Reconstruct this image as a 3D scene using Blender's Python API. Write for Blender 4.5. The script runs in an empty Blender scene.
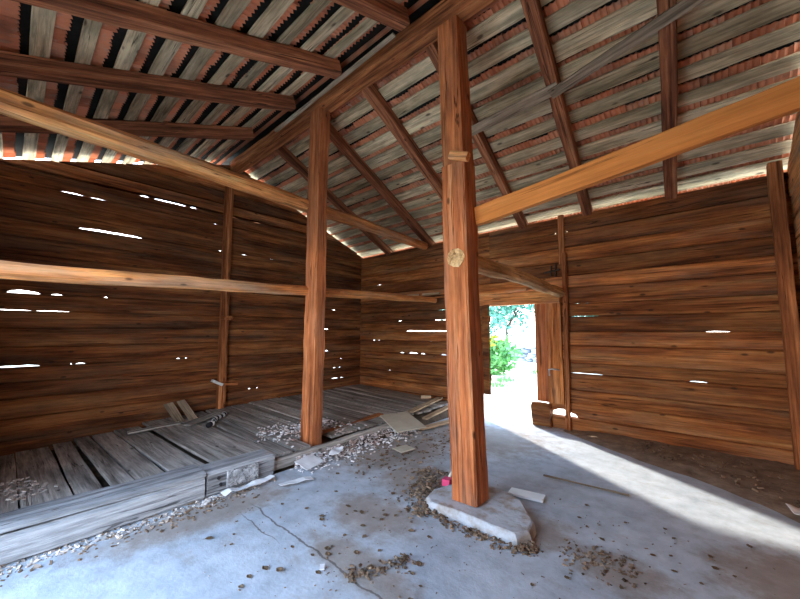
import bpy, bmesh, math, random
from mathutils import Vector, Matrix, noise as mnoise
random.seed(7)
S = bpy.context.scene
COL = S.collection
V = Vector
PI = math.pi
R = random.uniform

# ------------------------------------------------------------------ materials
class NT:
    def __init__(s, name):
        s.m = bpy.data.materials.new(name); s.m.use_nodes = True
        s.t = s.m.node_tree; s.t.nodes.clear()
        s.out = s.n('ShaderNodeOutputMaterial'); s.b = s.n('ShaderNodeBsdfPrincipled')
        s.l(s.b.outputs[0], s.out.inputs[0])
        s.b.inputs['Specular IOR Level'].default_value = .25
    def n(s, t, **k):
        x = s.t.nodes.new(t)
        for a, b in k.items(): setattr(x, a, b)
        return x
    def l(s, a, b): s.t.links.new(a, b)
    def val(s, x, sock):
        if isinstance(x, (int, float, tuple)): sock.default_value = x
        else: s.l(x, sock)
    def math(s, op, a, b=0.0, c=0.0, clamp=False):
        x = s.n('ShaderNodeMath', operation=op); x.use_clamp = clamp
        s.val(a, x.inputs[0]); s.val(b, x.inputs[1]); s.val(c, x.inputs[2]); return x.outputs[0]
    def vmath(s, op, a, b=(0, 0, 0)):
        x = s.n('ShaderNodeVectorMath', operation=op)
        s.val(a, x.inputs[0]); s.val(b, x.inputs[1]); return x.outputs[0]
    def noise(s, v, sc, detail=5, rough=.6, dist=0):
        x = s.n('ShaderNodeTexNoise'); s.l(v, x.inputs['Vector'])
        x.inputs['Scale'].default_value = sc; x.inputs['Detail'].default_value = detail
        x.inputs['Roughness'].default_value = rough; x.inputs['Distortion'].default_value = dist
        return x.outputs[0]
    def ramp(s, f, stops, interp='LINEAR'):
        x = s.n('ShaderNodeValToRGB'); s.l(f, x.inputs[0]); e = x.color_ramp.elements
        x.color_ramp.interpolation = interp
        while len(e) > 1: e.remove(e[-1])
        e[0].position, c = stops[0]; e[0].color = (*c, 1)
        for p, c in stops[1:]:
            q = e.new(p); q.color = (*c, 1)
        return x.outputs[0]
    def step(s, f, a, b):
        x = s.n('ShaderNodeMapRange'); x.interpolation_type = 'SMOOTHSTEP'
        s.l(f, x.inputs[0]); x.inputs[1].default_value = a; x.inputs[2].default_value = b
        return x.outputs[0]
    def mix(s, f, a, b, blend='MIX'):
        x = s.n('ShaderNodeMix', data_type='RGBA', blend_type=blend)
        s.val(f, x.inputs[0])
        for v, k in ((a, 6), (b, 7)):
            if isinstance(v, tuple): x.inputs[k].default_value = (*v[:3], 1)
            else: s.l(v, x.inputs[k])
        return x.outputs[2]
    def bump(s, h, strength, dist=.02):
        x = s.n('ShaderNodeBump'); s.l(h, x.inputs['Height'])
        x.inputs['Strength'].default_value = strength; x.inputs['Distance'].default_value = dist
        s.l(x.outputs[0], s.b.inputs['Normal'])
    def obj(s):
        return s.n('ShaderNodeTexCoord').outputs['Object']

def wood(name, stops, vary=.45, knots=.06, bump=.5, blotch=(.55, 1.0), rough=.85, grey=None, across=9, crk=13, gain=1.4, spk=.55):
    stops = [(.5 + (p_ - .5) * .62, c_) for p_, c_ in stops]
    k = NT(name)
    o = k.obj()
    g = k.n('ShaderNodeNewGeometry').outputs['Random Per Island']
    oi = k.n('ShaderNodeObjectInfo').outputs['Random']
    r = k.math('FRACT', k.math('ADD', k.math('MULTIPLY', g, 7.31), k.math('MULTIPLY', oi, 5.7)))
    cb = k.n('ShaderNodeCombineXYZ')
    for i, m in enumerate((37., 11., 19.)): k.l(k.math('MULTIPLY', r, m), cb.inputs[i])
    p = k.vmath('ADD', o, cb.outputs[0])
    fine = k.noise(k.vmath('MULTIPLY', p, (1.1, 55, 55)), 1, 4, .6)
    grain = k.noise(k.vmath('MULTIPLY', p, (.55, across, across)), 1, 7, .62, .5)
    big = k.noise(k.vmath('MULTIPLY', p, (1.2, 2.2, 2.2)), 1.3, 4, .6)
    f = k.math('ADD', k.math('MULTIPLY', grain, .75), k.math('MULTIPLY', fine, .25))
    c = k.ramp(f, stops)
    c = k.mix(1, c, k.ramp(big, [(.3, (blotch[0] * gain,)*3), (.68, (blotch[1] * gain,)*3)]), 'MULTIPLY')
    if grey:
        gm = k.noise(k.vmath('MULTIPLY', k.vmath('ADD', p, (5, 3, 1)), (.9, 5, 5)), 1.1, 5, .65)
        c = k.mix(k.math('MULTIPLY', k.step(gm, .42, .66), grey[1]), c, grey[0])
    vm = k.math('ADD', 1 - vary * .5, k.math('MULTIPLY', r, vary))
    cv = k.n('ShaderNodeCombineColor')
    for i in range(3): k.l(vm, cv.inputs[i])
    c = k.mix(1, c, cv.outputs[0], 'MULTIPLY')
    # drying cracks running with the grain
    ck = k.noise(k.vmath('MULTIPLY', k.vmath('ADD', p, (2, 9, 4)), (.32, crk, crk)), 1, 3, .5, .3)
    cm = k.math('MULTIPLY', k.step(k.math('ABSOLUTE', k.math('SUBTRACT', ck, .5)), .014, .004), k.step(big, .42, .6))
    c = k.mix(k.math('MULTIPLY', cm, .8), c, tuple(q * .35 for q in stops[0][1]))
    speck = k.noise(k.vmath('MULTIPLY', p, (2.2, 30, 30)), 1, 5, .7)
    c = k.mix(1, c, k.ramp(speck, [(.34, (spk,) * 3), (.56, (1.0,) * 3), (.7, (1.12,) * 3)]), 'MULTIPLY')
    if knots:
        vo = k.n('ShaderNodeTexVoronoi'); k.l(k.vmath('MULTIPLY', p, (2.6, 6, 6)), vo.inputs['Vector'])
        vo.inputs['Scale'].default_value = 1.0
        km = k.step(vo.outputs['Distance'], knots * 2.4, knots)
        c = k.mix(k.math('MULTIPLY', km, .75), c, (.03, .016, .01))
    c = k.mix(1, c, (.86, .80, .72), 'DARKEN')
    k.l(c, k.b.inputs['Base Color']); k.b.inputs['Roughness'].default_value = rough
    k.bump(k.math('SUBTRACT', k.math('ADD', k.math('MULTIPLY', grain, .8), k.math('MULTIPLY', fine, .5)), k.math('MULTIPLY', cm, .6)), bump, .03)
    return k.m

M = {}
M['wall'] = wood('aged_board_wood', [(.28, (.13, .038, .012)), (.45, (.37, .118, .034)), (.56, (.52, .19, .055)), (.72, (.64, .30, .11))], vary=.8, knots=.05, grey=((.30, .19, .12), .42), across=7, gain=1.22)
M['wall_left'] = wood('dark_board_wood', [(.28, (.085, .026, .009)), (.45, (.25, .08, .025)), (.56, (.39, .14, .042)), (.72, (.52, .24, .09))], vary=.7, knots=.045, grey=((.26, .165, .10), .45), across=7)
M['post'] = wood('orange_post_wood', [(.25, (.22, .058, .022)), (.45, (.54, .165, .056)), (.6, (.66, .225, .08)), (.75, (.72, .32, .14))], vary=.15, knots=.05, bump=.7, blotch=(.55, 1), across=14, gain=1.15, grey=((.30, .20, .14), .35))
M['beam'] = wood('brown_beam_wood', [(.25, (.10, .032, .013)), (.45, (.34, .115, .04)), (.6, (.50, .19, .07)), (.75, (.60, .28, .12))], vary=.25, knots=.05, bump=.7, across=13)
M['pole'] = wood('pale_pole_wood', [(.25, (.28, .09, .03)), (.45, (.64, .245, .075)), (.6, (.75, .34, .115)), (.75, (.78, .47, .21))], vary=.15, knots=.05, grey=((.42, .36, .27), .5), across=11)
M['plank_orange'] = wood('orange_plank_wood', [(.2, (.55, .18, .04)), (.45, (.70, .25, .06)), (.6, (.76, .30, .08)), (.8, (.78, .38, .13))], vary=.1, knots=.035, bump=.3, blotch=(.8, 1), spk=.85, gain=1.05)
M['rafter'] = wood('red_rafter_wood', [(.25, (.06, .022, .012)), (.45, (.24, .085, .04)), (.6, (.42, .16, .075)), (.75, (.55, .27, .14))], vary=.3, knots=.04, bump=.7, across=15)
M['batten'] = wood('grey_roof_board_wood', [(.25, (.18, .12, .06)), (.42, (.55, .42, .26)), (.58, (.67, .54, .355)), (.75, (.74, .62, .43))], vary=.45, knots=.06, blotch=(.5, 1), grey=((.17, .165, .10), .6), across=6)
M['floorplank'] = wood('grey_floor_plank_wood', [(.25, (.13, .115, .10)), (.45, (.32, .295, .27)), (.6, (.44, .415, .385)), (.75, (.52, .50, .47))], vary=.4, knots=.05, blotch=(.6, 1))
M['timber'] = wood('grey_sill_timber_wood', [(.25, (.15, .15, .155)), (.45, (.31, .315, .33)), (.6, (.40, .41, .43)), (.75, (.47, .48, .5))], vary=.15, knots=.04, bump=.8)
M['scrap'] = wood('light_scrap_wood', [(.25, (.28, .19, .12)), (.45, (.46, .33, .21)), (.6, (.56, .42, .28)), (.75, (.6, .5, .36))], vary=.3, knots=.03)
M['log'] = wood('pale_log_wood', [(.25, (.26, .14, .06)), (.45, (.52, .31, .14)), (.6, (.64, .42, .21)), (.75, (.70, .52, .30))], vary=.1, knots=.04)
M['dull'] = wood('weathered_brown_wood', [(.25, (.09, .07, .05)), (.45, (.22, .17, .12)), (.6, (.33, .26, .19)), (.75, (.42, .35, .27))], vary=.2, knots=.03, gain=1.8)
M['bark'] = wood('tree_bark', [(.3, (.03, .026, .022)), (.6, (.10, .085, .07))], knots=0)

def tile_mat():
    k = NT('clay_tile')
    o = k.obj(); g = k.n('ShaderNodeNewGeometry').outputs['Random Per Island']
    c = k.ramp(g, [(0, (.50, .17, .085)), (.35, (.68, .25, .13)), (.7, (.76, .31, .17)), (1, (.60, .29, .18))])
    n = k.noise(k.vmath('MULTIPLY', o, (9, 5, 5)), 1.6, 6, .65)
    c = k.mix(k.math('MULTIPLY', k.step(n, .52, .72), .65), c, (.50, .38, .30))
    n2 = k.noise(o, 2.1, 4)
    c = k.mix(k.math('MULTIPLY', k.step(n2, .5, .68), .55), c, (.15, .095, .07))
    k.l(c, k.b.inputs['Base Color']); k.b.inputs['Roughness'].default_value = .9
    k.bump(n, .4, .01); return k.m
M['tile'] = tile_mat()

def concrete():
    k = NT('dusty_concrete')
    o = k.obj(); sx = k.n('ShaderNodeSeparateXYZ'); k.l(o, sx.inputs[0])
    X, Y = sx.outputs[0], sx.outputs[1]
    n1 = k.noise(o, 1.3, 7, .62); n2 = k.noise(o, 6, 8, .7); n3 = k.noise(o, 40, 4, .6)
    c = k.ramp(n1, [(.3, (.37, .425, .50)), (.5, (.48, .535, .61)), (.7, (.56, .61, .68))])
    c = k.mix(1, c, k.ramp(n2, [(.3, (.72, .72, .72)), (.6, (1, 1, 1))]), 'MULTIPLY')
    # patches of brown earth trodden over the slab
    def spot(x, y, rx, ry):
        dx = k.math('DIVIDE', k.math('SUBTRACT', X, x), rx); dy = k.math('DIVIDE', k.math('SUBTRACT', Y, y), ry)
        d = k.math('SQRT', k.math('ADD', k.math('MULTIPLY', dx, dx), k.math('MULTIPLY', dy, dy)))
        d = k.math('ADD', d, k.math('MULTIPLY', k.math('SUBTRACT', n2, .5), 1.3))
        return k.step(d, 1.15, .45)
    m = None
    for a in ((-3.1, 3.4, .75, 1.0), (-2.5, 4.6, 1.0, .9), (-1.15, 2.75, .38, .32), (-2.3, 2.9, .6, .5), (-2.2, 2.1, .5, .35), (-.55, 2.65, .35, .25), (-1.8, 1.6, .6, .2), (-3.2, 1.2, .3, .9), (.3, 3.2, .5, .5)):
        q = spot(*a); m = q if m is None else k.math('MAXIMUM', m, q)
    c = k.mix(k.math('MULTIPLY', m, .68), c, k.mix(n2, (.20, .145, .10), (.36, .28, .21)))
    sp = k.step(n3, .66, .74)
    c = k.mix(k.math('MULTIPLY', sp, .55), c, (.2, .15, .11))
    sm = k.noise(k.vmath('MULTIPLY', o, (1, 1.6, 1)), 3.1, 7, .72)
    c = k.mix(k.math('MULTIPLY', k.step(sm, .54, .70), .38), c, (.27, .21, .165))
    # a crack along the pour joint and a hairline beside it
    wob = k.math('MULTIPLY', k.math('SUBTRACT', k.noise(o, 2.5, 6), .5), .16)
    for yy, xs, w in ((1.50, (-3.2, -1.2), .011), (1.37, (-3.1, -2.3), .006)):
        d = k.math('ABSOLUTE', k.math('SUBTRACT', k.math('ADD', Y, wob), yy))
        line = k.math('MULTIPLY', k.step(d, w, w * .4), k.math('MULTIPLY', k.step(X, xs[0], xs[0] + .3), k.step(X, xs[1], xs[1] - .3)))
        c = k.mix(k.math('MULTIPLY', line, .8), c, (.11, .09, .08))
    k.l(c, k.b.inputs['Base Color']); k.b.inputs['Roughness'].default_value = .88
    k.bump(k.math('ADD', n2, k.math('MULTIPLY', n3, .25)), .35, .02); return k.m
M['concrete'] = concrete()


def simple(name, stops, sc=6, rough=.9, bump=.5, isl=0, det=6, metal=0):
    k = NT(name); o = k.obj(); n = k.noise(o, sc, det, .65)
    c = k.ramp(n, stops)
    if isl:
        g = k.n('ShaderNodeNewGeometry').outputs['Random Per Island']
        v = k.math('ADD', 1 - isl * .6, k.math('MULTIPLY', g, isl))
        cv = k.n('ShaderNodeCombineColor')
        for i in range(3): k.l(v, cv.inputs[i])
        c = k.mix(1, c, cv.outputs[0], 'MULTIPLY')
    k.l(c, k.b.inputs['Base Color']); k.b.inputs['Roughness'].default_value = rough
    k.b.inputs['Metallic'].default_value = metal
    if bump: k.bump(n, bump, .02)
    return k.m
M['tile_shade'] = simple('painted_tile_shade', [(.3, (.012, .011, .010)), (.7, (.03, .026, .022))], 8, .95, .2)  # near-black colour painted in for the shade between tiles and boards
M['soil'] = simple('brown_earth', [(.3, (.06, .042, .03)), (.55, (.13, .092, .066)), (.75, (.20, .15, .11))], 5, bump=1)
M['bank'] = simple('dusty_earth', [(.3, (.13, .092, .065)), (.55, (.25, .185, .135)), (.75, (.36, .29, .22))], 6, bump=1)
M['pad'] = simple('rough_cement', [(.36, (.34, .29, .25)), (.52, (.48, .51, .56)), (.75, (.55, .58, .62))], 7, bump=.8)
M['paper'] = simple('white_paper', [(.3, (.70, .72, .76)), (.7, (.80, .82, .86))], 8, .8, .2)
M['card'] = simple('beige_board', [(.3, (.47, .42, .33)), (.7, (.58, .53, .43))], 5, .8, .1)
M['leaf'] = simple('dry_leaf', [(.3, (.10, .062, .035)), (.55, (.19, .125, .075)), (.75, (.30, .22, .14))], 9, .9, .3, isl=.7)
M['chip'] = simple('pale_chips', [(.3, (.36, .27, .20)), (.55, (.60, .54, .50)), (.75, (.72, .70, .70))], 3, .9, 0, isl=.9)
M['chipb'] = simple('brown_chips', [(.3, (.11, .07, .045)), (.55, (.24, .165, .11)), (.75, (.42, .34, .26))], 5, .9, 0, isl=.9)
M['crumb'] = simple('pink_crumbs', [(.3, (.34, .20, .15)), (.42, (.60, .50, .46)), (.5, (.80, .78, .80)), (.75, (.86, .87, .93))], 3.5, .9, 0, isl=.5)
M['pink'] = simple('pink_plastic', [(.3, (.65, .05, .16)), (.7, (.72, .08, .2))], 5, .5, 0)
M['plastic'] = simple('white_plastic', [(.3, (.62, .60, .52)), (.7, (.7, .68, .6))], 5, .5, 0)
M['black'] = simple('black_cloth', [(.3, (.012, .012, .015)), (.7, (.03, .03, .035))], 5, .9, 0)
M['iron'] = simple('rusty_iron', [(.3, (.035, .025, .02)), (.7, (.09, .06, .045))], 20, .6, .2)
M['zinc'] = simple('galvanised_iron', [(.3, (.5, .5, .5)), (.7, (.66, .66, .66))], 12, .35, .1, metal=.8)
M['tilew'] = simple('white_glazed_board', [(.3, (.70, .73, .76)), (.7, (.78, .80, .82))], 6, .5, .1)
M['ground'] = simple('pale_gravel', [(.3, (.62, .54, .41)), (.55, (.72, .64, .50)), (.75, (.78, .71, .57))], 12, .95, .4)
M['green'] = simple('green_leaves', [(.3, (.018, .06, .022)), (.55, (.035, .115, .04)), (.75, (.06, .16, .06))], 3, .7, 0, isl=.8)
M['grass'] = simple('bright_grass', [(.3, (.10, .30, .09)), (.7, (.17, .42, .12))], 3, .8, 0, isl=.7)
M['tree'] = simple('tree_leaves', [(.3, (.06, .20, .15)), (.55, (.10, .29, .22)), (.75, (.14, .38, .28))], 3, .7, 0, isl=.8)
M['yellow'] = simple('yellow_flowers', [(.3, (.55, .38, .02)), (.7, (.6, .45, .04))], 3, .8, 0)
M['stone'] = simple('field_stone', [(.3, (.22, .26, .34)), (.7, (.34, .38, .46))], 5, .9, .5, isl=.6)

# ------------------------------------------------------------------ building blocks
def link(name, verts, faces, mat, parent=None, smooth=False):
    me = bpy.data.meshes.new(name); me.from_pydata([tuple(v) for v in verts], [], faces); me.validate(); me.update()
    if mat is not None: me.materials.append(mat)
    if smooth:
        for p in me.polygons: p.use_smooth = True
    o = bpy.data.objects.new(name, me); COL.objects.link(o)
    if parent: o.parent = parent
    return o

def tag(o, label, cat, group=None, kind=None):
    o['label'] = label; o['category'] = cat
    if group: o['group'] = group
    if kind: o['kind'] = kind
    return o

def struct(o):
    o['kind'] = 'structure'; return o

def empty(name, loc=(0, 0, 0)):
    o = bpy.data.objects.new(name, None); COL.objects.link(o); o.location = loc; o.empty_display_size = .1; return o

def frame(p0, p1, up=(0, 0, 1)):
    x = (V(p1) - V(p0)).normalized(); y = V(up).cross(x).normalized(); z = x.cross(y)
    m = Matrix((x, y, z)).transposed().to_4x4(); m.translation = V(p0); return m

def beam_geo(L, w, h, wob=.006, seg=None, ch=.12, sag=None, taper=1.0, seed=0, rnd=False, endw=0):
    """hewn bar along +X: eight-sided section with worn arrises, edges wandering along the length"""
    rg = random.Random(seed); n = seg or max(4, int(L / .16)); vs = []; fs = []
    off = V((rg.uniform(-99, 99), rg.uniform(-99, 99), 0))
    if rnd:
        prof = [(.5 * math.cos(a), .5 * math.sin(a)) for a in [2 * PI * i / 10 for i in range(10)]]
    else:
        c = ch
        prof = [(-.5, -.5 + c), (-.5, .5 - c), (-.5 + c, .5), (.5 - c, .5), (.5, .5 - c), (.5, -.5 + c), (.5 - c, -.5), (-.5 + c, -.5)][::-1]
    k = len(prof)
    for i in range(n + 1):
        t = i / n; x = L * t; f = 1 + (taper - 1) * t
        cy = wob * 1.2 * mnoise.noise(V((x * .9, 3.1, 0)) + off); cz = wob * 1.2 * mnoise.noise(V((x * .9, 8.7, 0)) + off)
        if sag: cz += sag * 4 * t * (1 - t)
        for j, (a, b) in enumerate(prof):
            d = wob * mnoise.noise(V((x * 2.3, j * 1.9, 4.4)) + off) + wob * .5 * mnoise.noise(V((x * 7, j * 1.9, 9.4)) + off)
            r = math.hypot(a, b); ex = 0
            if endw and i in (0, n): ex = endw * mnoise.noise(V((j * 1.3, i, 2)) + off)
            vs.append((x + ex, a * w * f + cy + d * a / r, b * h * f + cz + d * b / r))
    for i in range(n):
        for j in range(k):
            a = i * k + j; b = i * k + (j + 1) % k
            fs.append((a, b, b + k, a + k))
    fs.append(tuple(range(k))[::-1]); fs.append(tuple(range(n * k, n * k + k)))
    return vs, fs

_seed = [11]
def beam(name, p0, p1, w, h, mat, up=(0, 0, 1), parent=None, **kw):
    _seed[0] += 1; kw.setdefault('seed', _seed[0])
    L = (V(p1) - V(p0)).length
    vs, fs = beam_geo(L, w, h, **kw)
    o = link(name, vs, fs, M[mat] if isinstance(mat, str) else mat, parent)
    m = frame(p0, p1, up)
    o.matrix_world = m if not parent else parent.matrix_basis.inverted() @ m
    return o

def boxg(cx, cy, cz, sx, sy, sz):
    vs = [(cx + a * sx / 2, cy + b * sy / 2, cz + c * sz / 2) for a in (-1, 1) for b in (-1, 1) for c in (-1, 1)]
    fs = [(0, 1, 3, 2), (4, 6, 7, 5), (0, 4, 5, 1), (2, 3, 7, 6), (0, 2, 6, 4), (1, 5, 7, 3)]
    return vs, fs

class MB:
    def __init__(s): s.v = []; s.f = []
    def add(s, g, m=None):
        b = len(s.v); s.v += [(m @ V(v)) if m else V(v) for v in g[0]]; s.f += [tuple(i + b for i in f) for f in g[1]]; return s
    def box(s, *a, m=None): return s.add(boxg(*a), m)
    def build(s, name, mat, parent=None, smooth=False): return link(name, s.v, s.f, M[mat], parent, smooth)

def tube(pts, r, k=8):
    vs = []; fs = []; n = len(pts)
    rr = r if isinstance(r, (list, tuple)) else [r] * n
    for i, p in enumerate(pts):
        p = V(p); t = (V(pts[min(i + 1, n - 1)]) - V(pts[max(i - 1, 0)])).normalized()
        u = V((0, 0, 1)) if abs(t.z) < .9 else V((1, 0, 0))
        a = t.cross(u).normalized(); b = t.cross(a)
        for j in range(k):
            q = 2 * PI * j / k; vs.append(p + (a * math.cos(q) + b * math.sin(q)) * rr[i])
    for i in range(n - 1):
        for j in range(k):
            fs.append((i * k + j, i * k + (j + 1) % k, (i + 1) * k + (j + 1) % k, (i + 1) * k + j))
    fs.append(tuple(range(k))[::-1]); fs.append(tuple(range((n - 1) * k, n * k)))
    return vs, fs

def sheet(w, d, nx, ny, fz, th=.004):
    """thin solid sheet in XY with height fz(x,y)"""
    vs = []; fs = []
    for s in (0, 1):
        for j in range(ny + 1):
            for i in range(nx + 1):
                x = w * (i / nx - .5); y = d * (j / ny - .5); vs.append((x, y, fz(x, y) + (th if s else 0)))
    N = (nx + 1) * (ny + 1); q = lambda i, j: j * (nx + 1) + i
    for j in range(ny):
        for i in range(nx):
            a, b, c, e = q(i, j), q(i + 1, j), q(i + 1, j + 1), q(i, j + 1)
            fs.append((a, e, c, b)); fs.append((a + N, b + N, c + N, e + N))
    for i in range(nx):
        fs.append((q(i, 0), q(i + 1, 0), q(i + 1, 0) + N, q(i, 0) + N)); fs.append((q(i + 1, ny), q(i, ny), q(i, ny) + N, q(i + 1, ny) + N))
    for j in range(ny):
        fs.append((q(0, j + 1), q(0, j), q(0, j) + N, q(0, j + 1) + N)); fs.append((q(nx, j), q(nx, j + 1), q(nx, j + 1) + N, q(nx, j) + N))
    return vs, fs

# ------------------------------------------------------------------ dimensions
XL, XR, YB, YF = -6.53, .72, 5.80, -.45          # inner faces of the four walls
RY = 2.65                                         # ridge line
zr_b = lambda y: 4.66 - .397 * (y - RY)           # upper face of rafters, back slope
zr_f = lambda y: 4.66 - .32 * (RY - y)           # front slope
roof = lambda y: min(zr_b(y), zr_f(y)) if y > 2.3 else zr_f(y)

# ------------------------------------------------------------------ board walls
def board_poly(u0, u1, zb, zt, slots, rg, clip=None):
    """outline of one board in (u, z), its lower edge notched at the slots (u0, u1, height)"""
    low = [(u0, zb)]
    for a, b, h in sorted(slots):
        if b <= u0 or a >= u1: continue
        a = max(a, u0 + .01); b = min(b, u1 - .01); m = max(3, int((b - a) / .09)); e = min(.03, (b - a) * .2)
        low += [(a, zb), (a + e, zb + h * .6)]
        for i in range(1, m):
            low.append((a + e + (b - a - 2 * e) * i / m, zb + h * rg.uniform(.75, 1.2)))
        low += [(b - e, zb + h * .5), (b, zb)]
    low.append((u1, zb))
    top = clip(u0, u1, zt) if clip else [(u0, zt), (u1, zt)]
    return low, top

def add_board(mb, u0, u1, zb, zt, depth, th, slots, rg, m, clip=None, gv=.014):
    low, top = board_poly(u0, u1, zb, zt, slots, rg, clip)
    loop = low + top[::-1]
    out = []
    for p in loop:
        if not out or (abs(p[0] - out[-1][0]) + abs(p[1] - out[-1][1])) > 1e-4: out.append(p)
    loop = out; n = len(loop)
    nl = len(low)
    ins = []
    for i, (u, z) in enumerate(loop):
        s = 1 if i < nl else -1
        ins.append((u, z + s * gv))
    d0 = depth
    vs = [(u, -d0, z) for u, z in ins] + [(u, -d0 + .024, z) for u, z in loop] + [(u, th, z) for u, z in loop]
    fs = [tuple(range(n))]
    for i in range(n):
        j = (i + 1) % n
        fs.append((i, i + n, j + n, j)); fs.append((i + n, i + 2 * n, j + 2 * n, j + n))
    fs.append(tuple(range(2 * n, 3 * n))[::-1])
    mb.add((vs, fs), m)

def board_wall(name, mat, matrix, u0, u1, seams, slots, zmin=0., holes=(), clip=None, seed=3, joints=(), th=.045):
    rg = random.Random(seed); mb = MB(); ztop = seams[-1]
    for i in range(len(seams) - 1):
        zb, zt = seams[i], seams[i + 1]
        sl = [(a, b, h) for (z, a, b, h) in slots if abs(z - zb) < .02]
        runs = [(u0, u1)]
        for (ha, hb, hz0, hz1) in holes:
            if zb < hz1 - .02 and zt > hz0 + .02:
                nr = []
                for a, b in runs:
                    if hb <= a or ha >= b: nr.append((a, b)); continue
                    if ha > a: nr.append((a, ha))
                    if hb < b: nr.append((hb, b))
                runs = nr
        for a, b in runs:
            cuts = [a] + [c for c in joints if a + .3 < c < b - .3 and rg.random() < .5] + [b]
            for q in range(len(cuts) - 1):
                add_board(mb, cuts[q], cuts[q + 1], zb, zt, rg.uniform(.0, .02), th, sl, rg, None, clip)
    bm = bmesh.new()
    me = bpy.data.meshes.new(name)
    me.from_pydata([tuple(v) for v in mb.v], [], mb.f)
    bm.from_mesh(me); bmesh.ops.recalc_face_normals(bm, faces=bm.faces); bm.to_mesh(me); bm.free()
    me.materials.append(M[mat]); o = bpy.data.objects.new(name, me); COL.objects.link(o); o.matrix_world = matrix
    return struct(o)

DX0, DX1, DZ = -3.5, -2.2, 1.97                   # doorway in the back wall
bs = [0, .2, .42, .61, .86, 1.02, 1.28, 1.49, 1.72, 1.92, 2.17, 2.36, 2.59, 2.82, 3.06, 3.31]
bslots = [(1.72, -1.67, -1.28, .009), (1.92, -1.62, -1.52, .006), (1.92, -1.45, -1.40, .006), (1.49, -.10, .13, .008), (.86, -1.70, -1.24, .010), (.86, -.31, -.10, .011),
          (1.49, -5.06, -3.60, .022), (1.02, -5.25, -5.10, .014), (1.02, -4.98, -4.72, .026), (1.02, -4.66, -4.52, .018), (1.02, -4.15, -3.98, .024), (1.72, -4.3, -3.85, .012), (1.72, -5.3, -5.18, .02),
          (1.28, -6.12, -6.02, .018), (1.28, -5.94, -5.86, .012), (1.28, -4.4, -4.36, .01), (1.92, -4.2, -3.9, .012), (2.59, -6.0, -5.8, .01), (.20, -2.03, -1.62, .085), (3.06, -1.87, -1.83, .03), (3.06, -1.69, -1.65, .03), (.61, -5.6, -5.5, .01)]
mB = Matrix.Translation((0, YB, 0))
board_wall('wall_back', 'wall', mB, XL - .1, XR + .1, bs, bslots, holes=[(DX0, -2.035, -.1, DZ)], joints=(-3.0,), seed=5)

# left gable: local +X runs along world +Y, local +Y points outward (-X world)
def gable_clip(off):
    def f(u0, u1, zt):
        us = sorted({u0, u1, *[u for u in (RY - .25, RY, RY + .25) if u0 < u < u1]}); return [(u, min(zt, roof(u) - off(u))) for u in us]
    return f
def clip_runs(seams, off):
    return gable_clip(off)
mL = Matrix(((0, -1, 0, XL), (1, 0, 0, 0), (0, 0, 1, 0), (0, 0, 0, 1)))
ls = [-.3, -.05, .16, .42, .66, .86, 1.05, 1.30, 1.54, 1.76, 1.98, 2.22, 2.48, 2.70, 2.93, 3.16, 3.40, 3.60]
lslots = [(3.40, .33, .60, .024), (3.40, .62, .85, .020), (3.60, 1.20, 1.36, .02), (3.60, 1.40, 1.88, .026), (3.60, 1.92, 2.04, .026), (2.93, .54, 1.30, .026),
          (1.98, -.06, .24, .042), (1.98, .33, .46, .016), (1.98, .88, .93, .014), (1.76, -.2, .18, .009), (1.76, .20, .55, .008), (1.05, -.3, .30, .017), (1.05, .63, .74, .014), (1.05, .58, .60, .01),
          (1.05, 1.84, 1.90, .012), (1.05, 1.97, 2.0, .012), (3.40, 2.24, 2.42, .012), (3.60, 2.62, 2.72, .012), (3.60, 2.98, 3.2, .012), (2.93, 2.38, 2.5, .012), (2.93, 2.82, 2.95, .014), (2.93, 3.35, 3.5, .008),
          (1.54, 4.72, 4.86, .02), (1.05, 4.76, 4.86, .02), (.86, 5.19, 5.25, .018), (.66, 4.98, 5.08, .016), (.66, 5.15, 5.22, .014), (.42, 4.95, 5.15, .018), (.42, 3.04, 3.10, .016), (.42, 3.2, 3.24, .016), (.16, 4.66, 4.8, .02), (1.98, 4.95, 5.05, .018), (.42, 5.2, 5.3, .012)]
gap = lambda u: .09 if u < 2.2 else .05
def gable(name, mat, mtx, seams, slots, seed, off, joints):
    """horizontal boards up to the eaves, then boards shortened to follow the roof line"""
    rg = random.Random(seed); mb = MB()
    zz = list(seams)
    while zz[-1] < 4.7: zz.append(zz[-1] + rg.uniform(.19, .25))
    for i in range(len(zz) - 1):
        zb, zt = zz[i], zz[i + 1]
        u0, u1 = YF - .05, YB + .05
        top = lambda u: roof(u) - off(u)
        # shorten where the roof comes below the board's lower edge
        while u0 < RY and top(u0) < zb + .015: u0 += .02
        while u1 > RY and top(u1) < zb + .015: u1 -= .02
        if u1 - u0 < .25: break
        sl = [(a, b, h) for (z, a, b, h) in slots if abs(z - zb) < .02]
        cuts = [u0] + [c for c in joints if u0 + .4 < c < u1 - .4 and rg.random() < .45] + [u1]
        def clip(a, b, t):
            us = [a + (b - a) * k / 40 for k in range(41)]
            return [(u, max(zb + .012, min(t, top(u)))) for u in us]
        for q in range(len(cuts) - 1):
            add_board(mb, cuts[q], cuts[q + 1], zb, zt, rg.uniform(0, .02), .045, sl, rg, None, clip if zt > min(top(cuts[q]), top(cuts[q + 1])) else None)
    bm = bmesh.new(); me = bpy.data.meshes.new(name); me.from_pydata([tuple(v) for v in mb.v], [], mb.f)
    bm.from_mesh(me); bmesh.ops.remove_doubles(bm, verts=bm.verts, dist=1e-5); bmesh.ops.recalc_face_normals(bm, faces=bm.faces); bm.to_mesh(me); bm.free()
    me.materials.append(M[mat]); o = bpy.data.objects.new(name, me); COL.objects.link(o); o.matrix_world = mtx
    return struct(o)
gable('wall_left', 'wall_left', mL, ls, lslots, 21, gap, (2.55,))
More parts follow.
